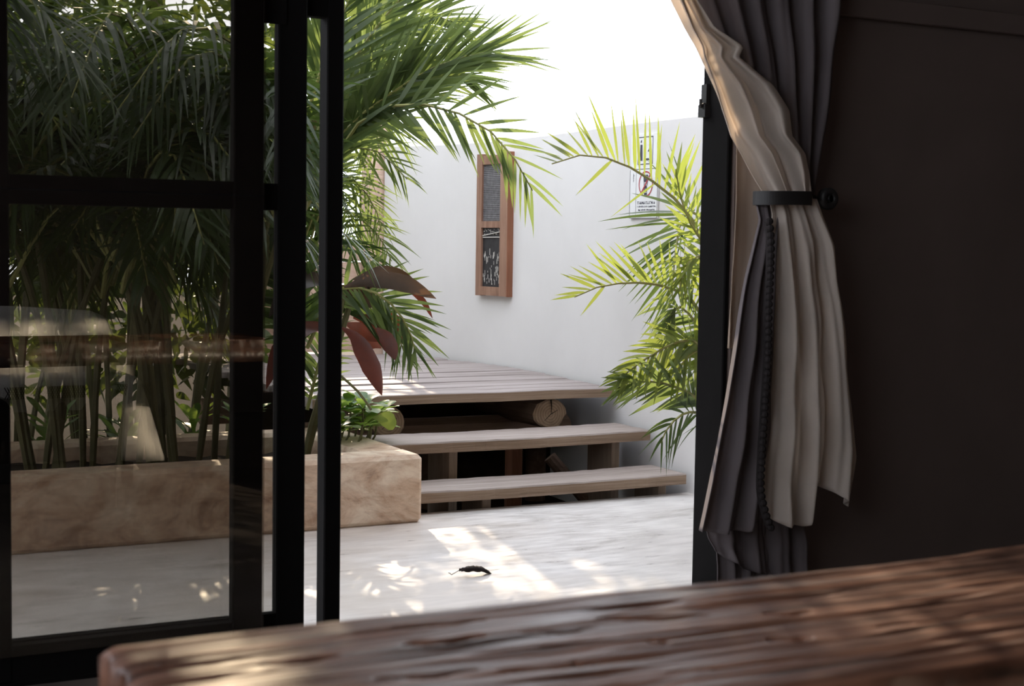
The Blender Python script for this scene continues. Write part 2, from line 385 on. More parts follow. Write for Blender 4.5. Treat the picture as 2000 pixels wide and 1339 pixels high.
# ------------------------------------------------------------------ planter
pl = thing('concrete_planter', (1.0, 6.2, 0), 'low brown concrete planter box with pale rim left of the steps', 'planter')
PX0, PX1, PY0, PY1, PH_ = -2.2, 2.60, 5.725, 6.70, .292
def wavy_box(lo, hi, name, mat, parent, seg=.25, bev=.018):
    m = MB().box(lo, hi, bev); return m.build(name, mat, parent)
wavy_box((PX0, PY0, 0), (PX1, PY0+.20, PH_), 'front_wall', MT['planter'], pl)
wavy_box((PX1-.225, PY0+.19, 0), (PX1, PY1-.06, PH_-.001), 'end_wall', MT['planter'], pl)
wavy_box((PX0, PY1-.08, 0), (PX1-.01, PY1+.08, PH_-.002), 'back_wall', MT['planter'], pl)
sp = MB(); nx = 40
xs = np.linspace(PX0, PX1-.2, nx); ys = np.linspace(PY0+.19, PY1-.07, 8)
v = []; f = []
for i in range(nx):
    for j in range(8): v.append((xs[i], ys[j], .20+.02*random.uniform(-1, 1)))
for i in range(nx-1):
    for j in range(7): a = i*8+j; f.append((a, a+8, a+9, a+1))
link('soil', v, f, MT['soil'], pl)
boxo('base', (PX0+.1, PY0+.1, -.25), (PX1-.1, PY1, .15), MT['soil'], pl)

# ------------------------------------------------------------------ deck
dk = thing('wooden_deck', (3.1, 7.6, 0), 'weathered grey plank deck on log beams against the curved white wall', 'deck')
DZ = .45; y = 6.60; i = 0
while y < 9.45:
    w = .138+random.uniform(-.006, .006)
    xr = min(wall_x(y), wall_x(y+w))-random.uniform(.012, .03); xl = 2.45+random.uniform(-.03, .03)
    if y > 9.0: xr = min(xr, 3.55)
    if i == 0: xr = 4.098-.012
    dz = random.uniform(-.004, .003)
    m = MB(); n = 6; x_ = np.linspace(xl, xr, n)
    pts = []
    th = .048 if i == 0 else .034
    for q in range(n):
        s0 = random.uniform(-.002, .002); h = dz+random.uniform(-.0025, .0025)
        pts.append([(x_[q], y+s0, DZ+h-th), (x_[q], y+s0, DZ+h-.004), (x_[q], y+s0+.004, DZ+h), (x_[q], y+w-.010, DZ+h), (x_[q], y+w-.006, DZ+h-.004), (x_[q], y+w-.006, DZ+h-th)])
    V = [p for r_ in pts for p in r_]; Fa = []
    for q in range(n-1):
        for k in range(6): a = q*6+k; b = q*6+(k+1) % 6; Fa.append((a, a+6, b+6, b))
    Fa.append(tuple(range(6))); Fa.append(tuple((n-1)*6+k for k in range(5, -1, -1)))
    bo = link('deck_board', V, Fa, MT['deck'], dk)
    if i == 0:
        bo.data.materials.append(MT['edge'])
        for q in range(n-1): bo.data.polygons[q*6].material_index = 1
    y += w; i += 1
def log(name, a, b, r, parent, mat, sq=1.0, end=False):
    a = np.array(a, float); b = np.array(b, float); n = 18; t = (b-a)/np.linalg.norm(b-a)
    h = np.array([0, 0, 1.0]); s = np.cross(t, h); s /= np.linalg.norm(s); u = np.cross(s, t); v = []; f = []
    rr = [1+.06*random.uniform(-1, 1) for _ in range(n)]
    st = 7
    for i in range(st):
        c = a+(b-a)*i/(st-1)
        for k in range(n):
            w = 2*pi*k/n; e = rr[k]*(1+.03*random.uniform(-1, 1))
            v.append(c+(s*cos(w)*sq+u*sin(w))*r*e)
    for i in range(st-1):
        for k in range(n): q = i*n+k; z = i*n+(k+1) % n; f.append((q, z, z+n, q+n))
    f.append(tuple((st-1)*n+k for k in range(n)))
    if not end: f.append(tuple(range(n-1, -1, -1)))
    o = link(name, v, f, mat, parent, False)
    if end:
        # end face: rim, inset ring with a saw-cut check, slightly proud heart
        e = MB(); ring = v[:n]; inner = [a+(np.array(p)-a)*.9-t*.006 for p in ring]; core = [a+(np.array(p)-a)*.35-t*.009 for p in ring]
        vv = ring+inner+core+[a-t*.008]; ff = []
        for k in range(n):
            k2 = (k+1) % n; ff += [(k2, k, n+k, n+k2), (n+k2, n+k, 2*n+k, 2*n+k2), (2*n+k2, 2*n+k, 3*n)]
        org = a
        me = bpy.data.meshes.new('end_grain'); me.from_pydata([tuple(np.array(p)-org) for p in vv], [], ff); me.materials.append(MT['endgrain']); me.update()
        eo = bpy.data.objects.new('end_grain', me); COL.objects.link(eo); eo.parent = o; eo.location = Vector(org)-wloc(o)
        cr = MB(); top = a+u*r*.93-t*.012
        cr.tube([top, a+u*r*.5+s*.004-t*.014, a+s*.002-t*.014], [.005, .003, .001], 4); cr.tube([a-t*.013, a+s*r*.5+u*r*.25-t*.013], [.0022, .001], 4); cr.tube([a-t*.013, a-s*r*.45-u*r*.4-t*.013], [.002, .001], 4)
        cr.build('crack', MT['soil'], o)
    return o
log('log_beam', (3.735, 6.655, .318), (3.77, 9.0, .318), .080, dk, MT['log'], 1.18, True)
log('log_beam', (2.83, 6.655, .313), (2.83, 9.0, .313), .082, dk, MT['log'], 1.05, True)
log('cross_log', (2.45, 7.16, .175), (4.08, 7.10, .175), .088, dk, MT['logx'])
log('cross_log', (2.45, 8.6, .17), (3.95, 8.6, .17), .075, dk, MT['logx'])
for (x, y_) in ((3.35, 7.28), (4.0, 7.28), (2.7, 7.28)):
    log('log_post', (x, y_, -.25), (x+.001, y_, .11), .055, dk, MT['log'])
boxo('brace_or_shade_board', (2.3, 7.35, -.25), (4.135, 7.40, .40), MT['soil'], dk)  # dark board added to keep the space under the deck in shade

# steps
stp = thing('wooden_steps', (3.4, 6.2, 0), 'two open weathered plank steps leading up to the deck', 'steps')
def plank(name, x0, x1, y0, y1, z, th, mat, parent, seed):
    nx, ny = 26, 5; rr = random.Random(seed); v = []; f = []
    ed0 = [rr.uniform(-.004, .004) for _ in range(nx)]; ed1 = [rr.uniform(-.003, .003) for _ in range(nx)]
    prof = []
    for i in range(nx):
        x = x0+(x1-x0)*i/(nx-1); sag = -.006*sin(pi*i/(nx-1)); ring = []
        for j in range(ny):
            y = y0+.005+(y1-y0-.01)*j/(ny-1); ring.append((x, y+(ed0[i] if j == 0 else ed1[i] if j == ny-1 else 0), z+sag+rr.uniform(-.0015, .0015)))
        ring += [(x, y1+ed1[i], z+sag-.005), (x, y1+ed1[i], z+sag-th), (x, y0+ed0[i], z+sag-th), (x, y0+ed0[i], z+sag-.006)]
        prof.append(ring)
    k = len(prof[0]); v = [p for r_ in prof for p in r_]
    for i in range(nx-1):
        for j in range(k): a = i*k+j; b = i*k+(j+1) % k; f.append((a, a+k, b+k, b))
    f.append(tuple(range(k))); f.append(tuple((nx-1)*k+j for j in range(k-1, -1, -1)))
    o = link(name, v, f, mat, parent); o.data.materials.append(MT['edge'])
    for i in range(nx-1): o.data.polygons[i*k+ny+2].material_index = 1
    return o
plank('tread', 2.625, 4.055, 5.875, 6.185, .102, .05, MT['step'], stp, 3)
plank('tread', 2.625, 4.06, 6.205, 6.545, .272, .05, MT['step'], stp, 4)
for (x, y0, y1, z0, z1) in ((2.995, 5.945, 6.16, -.25, .0465), (3.945, 5.945, 6.16, -.25, .048), (2.985, 6.28, 6.52, -.25, .2165), (3.885, 6.28, 6.52, -.25, .219)):
    boxo('support_board', (x, y0, z0), (x+.045, y1, z1), MT['post'], stp, .003)
# diagonal braces and a reddish prop deep under the steps
MB().tube([(3.72, 6.62, .10), (3.95, 6.5, -.2)], .035, 10).build('brace_or_shade_board', MT['log'], stp)
MB().tube([(2.78, 6.5, .16), (2.93, 6.45, -.24)], .035, 10).build('brace_or_shade_board', MT['log'], stp)
MB().tube([(3.50, 6.60, -.25), (3.50, 6.60, .215)], .045, 10).build('prop_post', MT['redend'], stp)

# ------------------------------------------------------------------ on the garden wall
def wall_frame(y, z=0):
    e = .05; a = np.array([wall_x(y-e), y-e, 0]); b = np.array([wall_x(y+e), y+e, 0]); t = (a-b)/np.linalg.norm(a-b)   # towards the house
    n = np.array([t[1], -t[0], 0]); n = n if n[0] < 0 else -n
    return np.array([wall_x(y), y, z]), t, n
o_, t_, n_ = wall_frame(8.09); ZU = np.array([0, 0, 1.0])
lm = thing('wall_decor', tuple(o_+ZU*.87), 'tall narrow old wooden frame with wire mesh and black panel hung on wall', 'wall decor')
def lb(name, s0, s1, z0, z1, d0, d1, mat, parent=lm, o=o_, t=t_, n=n_):
    return MB().frame_box(o, t, n, ZU, (s0, d0, z0), (s1, d1, z1)).build(name, mat, parent)
lb('side_rail', -.178, -.118, .868, 1.735, .0, .042, MT['redwood'])
lb('side_rail', .098, .178, .872, 1.74, .0, .046, MT['redwood'])
lb('edge_board', .1785, .186, .870, 1.74, .0, .046, MT['redend'])
lb('top_rail', -.118, .098, 1.67, 1.725, .0, .040, MT['redwood'])
lb('middle_rail', -.118, .098, 1.285, 1.325, .0, .042, MT['redwood'])
lb('bottom_rail', -.118, .098, .872, .925, .0, .042, MT['redwood'])
lb('black_panel', -.118, .098, .925, 1.285, .004, .028, MT['slate'])
lb('backing_board', -.118, .098, 1.325, 1.67, .004, .012, MT['sign'])
wm = MB()
for k in range(30):
    a = -.118+.216*k/29
    wm.frame_box(o_, t_, n_, ZU, (a-.0018, .024, 1.325), (a+.0018, .028, 1.66))
for k in range(62):
    z = 1.328+.335*k/61; wm.frame_box(o_, t_, n_, ZU, (-.118, .022, z-.0014+.002*sin(k*3)), (.098, .030, z+.0014+.002*sin(k*3)))
tag(wm.build('wire_mesh', MT['mesh'], lm), kind='stuff')
sc_ = MB()
for k in range(60):
    a = random.uniform(-.11, .085); z = random.uniform(.935, 1.12); h = random.uniform(.006, .04); sc_.frame_box(o_, t_, n_, ZU, (a, .0282, z), (a+random.uniform(.0015, .004), .0295, z+h))
for (a0, z0, a1, z1) in ((-.115, 1.236, .095, 1.262), (-.11, 1.226, .095, 1.228)):
    p = o_+t_*a0+n_*.034+ZU*z0; q = o_+t_*a1+n_*.034+ZU*z1; sc_.tube([p, q], .003, 5)
for k in range(30):
    a = random.uniform(-.11, .085); z = random.uniform(1.24, 1.28); sc_.frame_box(o_, t_, n_, ZU, (a, .0282, z), (a+.008, .0295, z+.003))
tag(sc_.build('scratches', MT['chalk'], lm), kind='stuff')

def sign(label, y, z0, z1, w, name='wall_sign'):
    o, t, n = wall_frame(y); s = thing(name, tuple(o+ZU*z0), label, 'sign')
    B = lambda nm, s0, s1, a, b, d0, d1, m: MB().frame_box(o, t, n, ZU, (s0, d0, a), (s1, d1, b)).build(nm, m, s)
    B('plate', -w/2, w/2, z0, z1, .002, .010, MT['sign'])
    return s, o, t, n, B
s, o, t, n, B = sign('white wall sign with red ring over dark pictogram and small print', 6.355, 1.33, 1.575, .262)
eb = MB()
for (s0, s1, a, b) in ((-.131, .131, 1.33, 1.333), (-.131, -.128, 1.33, 1.575), (.128, .131, 1.33, 1.575), (-.072, -.070, 1.333, 1.575)):
    eb.frame_box(o, t, n, ZU, (s0, .0102, a), (s1, .0108, b))
eb.build('border_line', MT['mesh'], s)
rg = MB(); cx, cz, R1, R2 = .022, 1.502, .066, .059
V = []; Fa = []
for k in range(40):
    w = 2*pi*k/40
    for r_ in (R1, R2): V.append(o+t*(cx+cos(w)*r_)+n*.0118+ZU*(cz+sin(w)*r_*.98))
for k in range(40): a = 2*k; b = 2*((k+1) % 40); Fa.append((a, b, b+1, a+1))
for sg in ((1, 1),):
    d = np.array([cos(radians(48)), sin(radians(48))]); e = np.array([-d[1], d[0]])*.0045; q = len(V)
    for (g, h) in ((-1, -1), (1, -1), (1, 1), (-1, 1)): V.append(o+t*(cx+d[0]*.061*g+e[0]*h)+n*.0122+ZU*(cz+d[1]*.061*g+e[1]*h))
    Fa.append((q, q+1, q+2, q+3))
link('prohibition_ring', V, Fa, MT['red'], s)
pg = MB()
def poly(mb, pts, d=.0112):
    mb.add([o+t*a+n*d+ZU*b for a, b in pts], [tuple(range(len(pts)))])
poly(pg, [(.0, 1.528), (.044, 1.528), (.042, 1.548), (.002, 1.548)]); poly(pg, [(.004, 1.512), (.040, 1.512), (.044, 1.527), (.0, 1.527)])
poly(pg, [(.006, 1.478), (.034, 1.478), (.032, 1.494), (.008, 1.494)]); poly(pg, [(.006, 1.462), (.034, 1.462), (.036, 1.476), (.006, 1.476)]); poly(pg, [(.008, 1.446), (.034, 1.446), (.034, 1.458), (.008, 1.458)])
for a0, a1 in ((.004, .008), (.034, .038)): poly(pg, [(a0, 1.494), (a1, 1.494), (a1, 1.512), (a0, 1.512)])
poly(pg, [(.012, 1.498), (.026, 1.508), (.024, 1.511), (.010, 1.501)])
pg.build('pictogram', MT['ink'], s)
tx = MB(); rr = random.Random(5)
def glyph_line(mb, z, h, s0, s1, gaps):
    a = s0
    while a < s1:
        if rr.random() < gaps: a += h*.6
        w = h*rr.uniform(.55, .8)
        mb.frame_box(o, t, n, ZU, (a, .0103, z), (a+w*.28, .0109, z+h)); mb.frame_box(o, t, n, ZU, (a+w*.28, .0103, z+h*rr.choice((0, .4, .8))), (a+w, .0109, z+h*rr.choice((.2, .6, 1.0))))
        a += w*1.35
glyph_line(tx, 1.401, .014, -.055, .105, .25); glyph_line(tx, 1.385, .008, -.06, .115, .1); glyph_line(tx, 1.367, .009, -.045, .105, .3)
glyph_line(tx, 1.545, .004, -.098, -.088, .0)
for k in range(9): tx.frame_box(o, t, n, ZU, (-.100, .0103, 1.515+k*.005), (-.096+.004*(k % 2), .0109, 1.5175+k*.005))
tx.build('small_print', MT['ink'], s)
s, o, t, n, B = sign('white wall sign with black square border above the red ring sign', 6.355, 1.579, 1.752, .25)
bd = MB()
for (s0, s1, a, b) in ((-.06, .082, 1.735, 1.739), (-.06, -.056, 1.60, 1.739), (.078, .082, 1.60, 1.739), (-.06, .082, 1.60, 1.604)):
    bd.frame_box(o, t, n, ZU, (s0, .0102, a), (s1, .0110, b))
bd.build('border_line', MT['ink'], s)
pg = MB()
poly(pg, [(-.035, 1.71), (-.025, 1.71), (-.022, 1.722), (-.032, 1.722)]); poly(pg, [(-.04, 1.62), (-.015, 1.62), (-.018, 1.70), (-.036, 1.70)])
poly(pg, [(.035, 1.665), (.041, 1.662), (.066, 1.694), (.060, 1.698)]); poly(pg, [(.01, 1.62), (.05, 1.62), (.045, 1.63), (.012, 1.63)])
pg.build('pictogram', MT['ink'], s)

# plank gate at the far end of the deck
gt = thing('plank_gate', (3.5, 9.2, 0), 'pale timber plank gate behind the palm fronds at deck end', 'gate')
z = .46; k = 0
while z < 1.1:
    boxo('board', (3.10+random.uniform(-.004, .004), 9.205, z), (3.72, 9.235, z+.142), MT['gate'], gt, .004); z += .15
boxo('gate_post', (3.72, 9.12, .40), (3.875, 9.24, 2.07), MT['gate'], gt, .006)
boxo('gate_post', (3.00, 9.18, .40), (3.10, 9.28, 1.25), MT['gate'], gt, .006)

# ------------------------------------------------------------------ plants
LW = np.array([.35, .9, 1.0, .72, .38, .03]); LS = np.array([0, .15, .38, .62, .83, 1.0])
def leaflets(B, D, L, W, NR, G):
    """blade strips: bases B, directions D, lengths L, widths W, blade normals NR, droop G -> verts (n,12,3) and faces"""
    n = len(B); k = len(LS)
    C = B[:, None, :]+D[:, None, :]*(L[:, None]*LS)[..., None]
    C[:, :, 2] -= (G*L)[:, None]*LS**2
    T = np.gradient(C, axis=1); T /= np.linalg.norm(T, axis=2, keepdims=True)+1e-9
    S = np.cross(T, NR[:, None, :]); S /= np.linalg.norm(S, axis=2, keepdims=True)+1e-9
    h = (W[:, None]*LW*.5)[..., None]
    V = np.stack([C-S*h, C+S*h], 2).reshape(n, 2*k, 3)
    q = np.array([(2*i, 2*i+1, 2*i+3, 2*i+2) for i in range(k-1)])
    return V, q
def frond_data(ctrl, n, length, width, a0=62, a1=22, nrm=(0, 0, 1), lift=.25, droop=.25, start=.15, jitter=.1, sides=(1, 1), rng=RNG, tipscale=.45):
    R = catmull(ctrl, 28); T = np.gradient(R, axis=0); T /= np.linalg.norm(T, axis=1)[:, None]
    out = [[] for _ in range(6)]
    for sd, on in ((1, sides[0]), (-1, sides[1])):
        if on <= 0: continue
        m = max(2, int(n*on)); s = start+(1-start)*(np.arange(m)+rng.uniform(0, .6, m))/m; s = np.clip(s, 0, 1)
        b = np.stack([np.interp(s*27, np.arange(28), R[:, k]) for k in range(3)], 1)
        t = np.stack([np.interp(s*27, np.arange(28), T[:, k]) for k in range(3)], 1); t /= np.linalg.norm(t, axis=1)[:, None]
        N0 = np.tile(np.array(nrm, float), (m, 1)); side = np.cross(t, N0); side /= np.linalg.norm(side, axis=1)[:, None]+1e-9
        N1 = np.cross(side, t)
        u = (s-start)/(1-start); ang = np.radians(a0+(a1-a0)*u+rng.normal(0, 5, m))
        D = t*np.cos(ang)[:, None]+side*(sd*np.sin(ang))[:, None]+N1*(lift+rng.normal(0, jitter, m))[:, None]
        D /= np.linalg.norm(D, axis=1)[:, None]
        prof = np.interp(u, [0, .12, .4, .75, 1], [.55, .85, 1.0, .8, tipscale])
        L = length*prof*(1+rng.normal(0, .08, m)); Wd = width*np.interp(u, [0, .3, 1], [.8, 1, .6])*(1+rng.normal(0, .1, m))
        Nn = N1+rng.normal(0, .25, (m, 3)); G = droop*(1+rng.normal(0, .3, m))
        for lst, val in zip(out, (b, D, L, Wd, Nn, G)): lst.append(val)
    return R, [np.concatenate(x) for x in out]
def rachis_mb(R, r0, r1):
    return MB().tube(R[::3].tolist()+[R[-1].tolist()], np.linspace(r0, r1, len(R[::3])+1).tolist(), 5)
def frond(parent, ctrl, n, length, width, mat, r0=.010, r1=.002, single=False, rmat=None, **kw):
    R, data = frond_data(ctrl, n, length, width, **kw); V, q = leaflets(*data)
    f = rachis_mb(R, r0, r1)
    if single:
        fo = f.build('frond', rmat or MT['rachis'], parent)
        org = wloc(fo)
        fl = [tuple(int(a) for a in x) for x in q]
        for i in range(len(V)):
            b = V[i].mean(0)*0+data[0][i]
            me = bpy.data.meshes.new('leaflet'); me.from_pydata((V[i]-b).tolist(), [], fl); me.materials.append(mat); me.update()
            o = bpy.data.objects.new('leaflet', me); COL.objects.link(o); o.parent = fo; o.location = Vector(b)-org
        return fo
    fo = f.build('frond', rmat or MT['rachis'], parent)
    F = (q[None]+(np.arange(len(V))*V.shape[1])[:, None, None]).reshape(-1, 4)
    tag(link('leaflets', V.reshape(-1, 3), F, mat, fo), kind='stuff')
    return fo
def vpath(spec):
    """(x, y, Y) photograph sightings -> points in the scene at depth Y"""
    return [PY(a, b, c) for a, b, c in spec]
def palm_clump(name, x, y, nst, h, label, mat, nf=4, L=1.3, spread=.25, seed=0, cat='palm', lean=.35, group=None, z0=.2, leafL=.36, width=.024, nl=27, xmax=2.35):
    rg = np.random.default_rng(seed); r = random.Random(seed)
    p = thing(name, (x, y, z0), label, cat, group)
    for i in range(nst):
        a = r.uniform(0, 2*pi); d = spread*sqrt(r.random()); bx, by = x+cos(a)*d*1.0, y+sin(a)*d*.75
        hh = h*r.uniform(.55, 1.0); lx, ly = cos(a)*lean*hh*r.uniform(.4, 1), sin(a)*lean*.6*hh*r.uniform(.4, 1)
        top = np.array([bx+lx, by+ly, z0+hh]); mid = np.array([bx+lx*.35, by+ly*.35, z0+hh*.55])
        st = catmull([(bx, by, z0-.05), mid, top], 9)
        MB().tube(st.tolist(), [.016, .014, .017, .013, .016, .012, .014, .011, .009], 6).build('cane', MT['cane'], p)
        for k in range(nf):
            b = a+r.uniform(-2.2, 2.2); l = L*r.uniform(.7, 1.1); up = r.uniform(.45, .95)
            e = np.array([cos(b), sin(b)*.8, 0])
            if top[0]+e[0]*l > xmax: e[0] = -abs(e[0])
            c = [top-np.array([0, 0, .15]), top+e*l*.28+ZU*l*.36*up, top+e*l*.62+ZU*l*.46*up, top+e*l*.95+ZU*l*(.46*up-.28)]
            frond(p, c, nl, leafL*r.uniform(.8, 1.1), width, mat, rng=rg, lift=.2, droop=r.uniform(.25, .6), a0=60, a1=25)
    return p

# --- right palm against the wall, beside the doorway
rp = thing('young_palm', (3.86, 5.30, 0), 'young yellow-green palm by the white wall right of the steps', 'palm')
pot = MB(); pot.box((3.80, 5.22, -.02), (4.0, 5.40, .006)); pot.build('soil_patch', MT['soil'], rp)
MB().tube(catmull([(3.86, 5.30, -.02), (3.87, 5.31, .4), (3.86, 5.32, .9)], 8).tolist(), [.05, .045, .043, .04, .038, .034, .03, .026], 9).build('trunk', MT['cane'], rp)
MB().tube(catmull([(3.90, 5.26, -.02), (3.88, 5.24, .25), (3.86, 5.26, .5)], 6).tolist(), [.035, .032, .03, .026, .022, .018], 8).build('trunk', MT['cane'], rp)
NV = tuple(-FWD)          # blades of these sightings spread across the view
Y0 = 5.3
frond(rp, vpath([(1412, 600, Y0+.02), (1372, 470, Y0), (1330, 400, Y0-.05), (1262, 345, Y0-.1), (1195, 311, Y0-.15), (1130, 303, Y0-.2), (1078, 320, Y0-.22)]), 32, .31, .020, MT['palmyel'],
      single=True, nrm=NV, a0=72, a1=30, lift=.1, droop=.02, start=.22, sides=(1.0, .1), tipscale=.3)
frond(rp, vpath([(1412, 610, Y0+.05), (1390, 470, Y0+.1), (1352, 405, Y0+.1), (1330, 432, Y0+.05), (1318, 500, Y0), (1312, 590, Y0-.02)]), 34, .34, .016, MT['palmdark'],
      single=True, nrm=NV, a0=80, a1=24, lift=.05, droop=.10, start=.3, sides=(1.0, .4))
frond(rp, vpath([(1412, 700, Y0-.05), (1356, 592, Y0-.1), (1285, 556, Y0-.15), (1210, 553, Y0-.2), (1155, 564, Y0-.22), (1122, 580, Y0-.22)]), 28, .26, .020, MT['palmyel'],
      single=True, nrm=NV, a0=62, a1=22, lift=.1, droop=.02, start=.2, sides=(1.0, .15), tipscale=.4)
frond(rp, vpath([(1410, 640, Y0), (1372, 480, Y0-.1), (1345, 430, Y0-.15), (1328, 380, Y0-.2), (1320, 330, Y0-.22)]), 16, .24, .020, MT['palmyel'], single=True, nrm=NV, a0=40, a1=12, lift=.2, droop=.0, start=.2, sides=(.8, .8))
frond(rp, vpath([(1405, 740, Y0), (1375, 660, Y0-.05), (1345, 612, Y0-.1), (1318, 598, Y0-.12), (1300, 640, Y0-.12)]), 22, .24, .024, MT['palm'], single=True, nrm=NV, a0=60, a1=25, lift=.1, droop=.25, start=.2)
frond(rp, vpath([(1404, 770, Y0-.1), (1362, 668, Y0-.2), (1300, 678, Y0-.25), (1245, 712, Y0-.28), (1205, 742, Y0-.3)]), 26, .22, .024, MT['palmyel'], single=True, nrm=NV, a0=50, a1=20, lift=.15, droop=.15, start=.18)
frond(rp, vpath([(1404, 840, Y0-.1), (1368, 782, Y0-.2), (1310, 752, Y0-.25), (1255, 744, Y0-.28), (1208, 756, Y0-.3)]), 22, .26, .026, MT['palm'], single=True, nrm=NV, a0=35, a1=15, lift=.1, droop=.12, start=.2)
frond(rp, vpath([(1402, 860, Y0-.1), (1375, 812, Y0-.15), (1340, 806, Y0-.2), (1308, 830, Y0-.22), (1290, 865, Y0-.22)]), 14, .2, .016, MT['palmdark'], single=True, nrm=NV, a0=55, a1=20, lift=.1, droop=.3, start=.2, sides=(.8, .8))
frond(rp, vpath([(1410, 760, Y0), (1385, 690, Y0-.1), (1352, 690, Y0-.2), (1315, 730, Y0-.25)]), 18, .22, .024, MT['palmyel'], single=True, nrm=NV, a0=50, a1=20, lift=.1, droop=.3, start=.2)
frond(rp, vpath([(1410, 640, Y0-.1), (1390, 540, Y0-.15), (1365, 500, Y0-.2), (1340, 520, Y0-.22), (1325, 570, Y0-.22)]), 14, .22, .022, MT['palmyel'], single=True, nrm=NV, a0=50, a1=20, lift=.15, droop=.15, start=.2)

# --- large palm at the right end of the planter
lp = thing('areca_palm', (2.15, 6.30, .2), 'tall palm in planter whose fronds arch out over the deck', 'palm')
r_ = random.Random(3)
for (bx, by, tx_, ty, tz) in ((2.15, 6.3, 2.25, 6.2, 1.5), (2.0, 6.25, 2.1, 6.1, 1.9), (2.2, 6.4, 2.38, 6.4, 1.3), (2.05, 6.45, 1.95, 6.5, 2.1), (2.26, 6.28, 2.42, 6.1, .95), (2.1, 6.15, 2.2, 6.0, 1.7)):
    MB().tube(catmull([(bx, by, .17), ((bx*2+tx_)/3, (by*2+ty)/3, tz*.5), (tx_, ty, tz)], 9).tolist(), [.022, .019, .022, .018, .02, .017, .018, .014, .012], 7).build('cane', MT['cane'], lp)
Y1 = 6.1
frond(lp, vpath([(590, 400, Y1), (668, 262, Y1-.1), (760, 185, Y1-.15), (840, 135, Y1-.2), (905, 112, Y1-.25), (960, 100, Y1-.3)]), 60, .44, .024, MT['palm'], single=True, nrm=NV, a0=26, a1=18, lift=.2, droop=.06, start=.1, sides=(1.0, 1.0), tipscale=.7)
frond(lp, vpath([(590, 420, Y1), (660, 300, Y1-.1), (720, 222, Y1-.2), (800, 203, Y1-.3), (880, 215, Y1-.4), (960, 258, Y1-.45), (1012, 320, Y1-.5), (1040, 372, Y1-.5)]), 34, .28, .022, MT['palm'], single=True, nrm=NV, a0=70, a1=22, lift=.05, droop=.05, start=.25, sides=(.95, .55), tipscale=.75)
frond(lp, vpath([(600, 380, Y1+.1), (690, 230, Y1+.05), (780, 160, Y1), (860, 135, Y1-.05), (930, 160, Y1-.1)]), 40, .38, .022, MT['palm'], nrm=NV, a0=40, a1=20, lift=.15, droop=.12, start=.15)
frond(lp, vpath([(590, 330, Y1), (660, 170, Y1), (730, 60, Y1-.05), (800, -20, Y1-.1), (870, -80, Y1-.15)]), 44, .40, .024, MT['palm'], nrm=NV, a0=40, a1=20, lift=.2, droop=.08, start=.12)
frond(lp, vpath([(600, 300, Y1+.2), (690, 120, Y1+.2), (770, 50, Y1+.15), (840, 30, Y1+.1), (900, 50, Y1+.1)]), 40, .36, .024, MT['palm'], nrm=NV, a0=45, a1=22, lift=.2, droop=.12, start=.12)
frond(lp, vpath([(580, 280, Y1-.1), (640, 100, Y1-.15), (690, -20, Y1-.2), (730, -120, Y1-.2)]), 40, .42, .026, MT['palm'], nrm=NV, a0=42, a1=22, lift=.2, droop=.1, start=.1)
frond(lp, vpath([(570, 260, Y1+.3), (680, 140, Y1+.3), (720, 200, Y1+.3), (740, 290, Y1+.3)]), 30, .34, .02, MT['palm'], nrm=NV, a0=55, a1=25, lift=.1, droop=.3, start=.1)
for (a, m_) in (([(590, 480, 6.2), (660, 300, 6.15), (700, 288, 6.1), (745, 300, 6.05), (795, 350, 6.0)], 'palm'), ([(590, 520, 6.2), (650, 350, 6.2), (690, 350, 6.2), (730, 400, 6.15), (745, 450, 6.1)], 'palm'),
                ([(600, 560, 6.25), (660, 420, 6.2), (700, 425, 6.2), (740, 460, 6.15), (765, 510, 6.1)], 'palm'), ([(590, 600, 6.2), (640, 470, 6.1), (690, 480, 6.1), (735, 520, 6.05)], 'palmdark'),
                ([(580, 420, 6.3), (640, 330, 6.3), (670, 380, 6.3), (690, 470, 6.3)], 'palmdark')):
    frond(lp, vpath(a), 22, .22, .013, MT[m_], r0=.006, nrm=NV, a0=55, a1=25, lift=.1, droop=.25, start=.2)
frond(lp, vpath([(610, 640, 6.2), (655, 570, 6.1), (705, 562, 6.0), (755, 585, 5.95), (795, 635, 5.9), (812, 690, 5.88)]), 30, .27, .022, MT['palm'], single=True, nrm=NV, a0=62, a1=20, lift=.1, droop=.10, start=.18, sides=(.9, .7))
frond(lp, vpath([(600, 680, 6.25), (640, 600, 6.2), (700, 590, 6.15), (760, 620, 6.1), (790, 690, 6.1)]), 22, .24, .016, MT['palmdark'], nrm=NV, a0=55, a1=22, lift=.1, droop=.2, start=.2)
frond(lp, vpath([(600, 560, 6.3), (580, 420, 6.3), (560, 300, 6.3), (520, 180, 6.3)]), 40, .34, .024, MT['palmdark'], nrm=NV, a0=55, a1=25, lift=.1, droop=.2, start=.1)
frond(lp, vpath([(590, 700, 6.2), (560, 560, 6.2), (520, 480, 6.2), (480, 440, 6.2)]), 36, .32, .024, MT['palmdark'], nrm=NV, a0=55, a1=25, lift=.1, droop=.3, start=.1)
frond(lp, vpath([(600, 800, 6.4), (625, 700, 6.4), (640, 640, 6.4), (620, 600, 6.4)]), 20, .2, .02, MT['palm'], nrm=NV, a0=55, a1=25, lift=.1, droop=.3, start=.1)
# fronds above the doorway view: they break the sun that falls on the table
for k in range(3):
    q = np.array([2.1+.9*k/2, r_.uniform(5.25, 6.0), r_.uniform(2.50, 2.78)]); b = np.array([2.15+.02*k, 6.25, 2.15])
    e = q-b; e[2] = 0; m = (b+q)/2+ZU*.22
    frond(lp, [b, m, q, q+e*.35-ZU*.02], 20, .36, .026, MT['palm'], lift=.15, droop=.12, a0=65, a1=28)

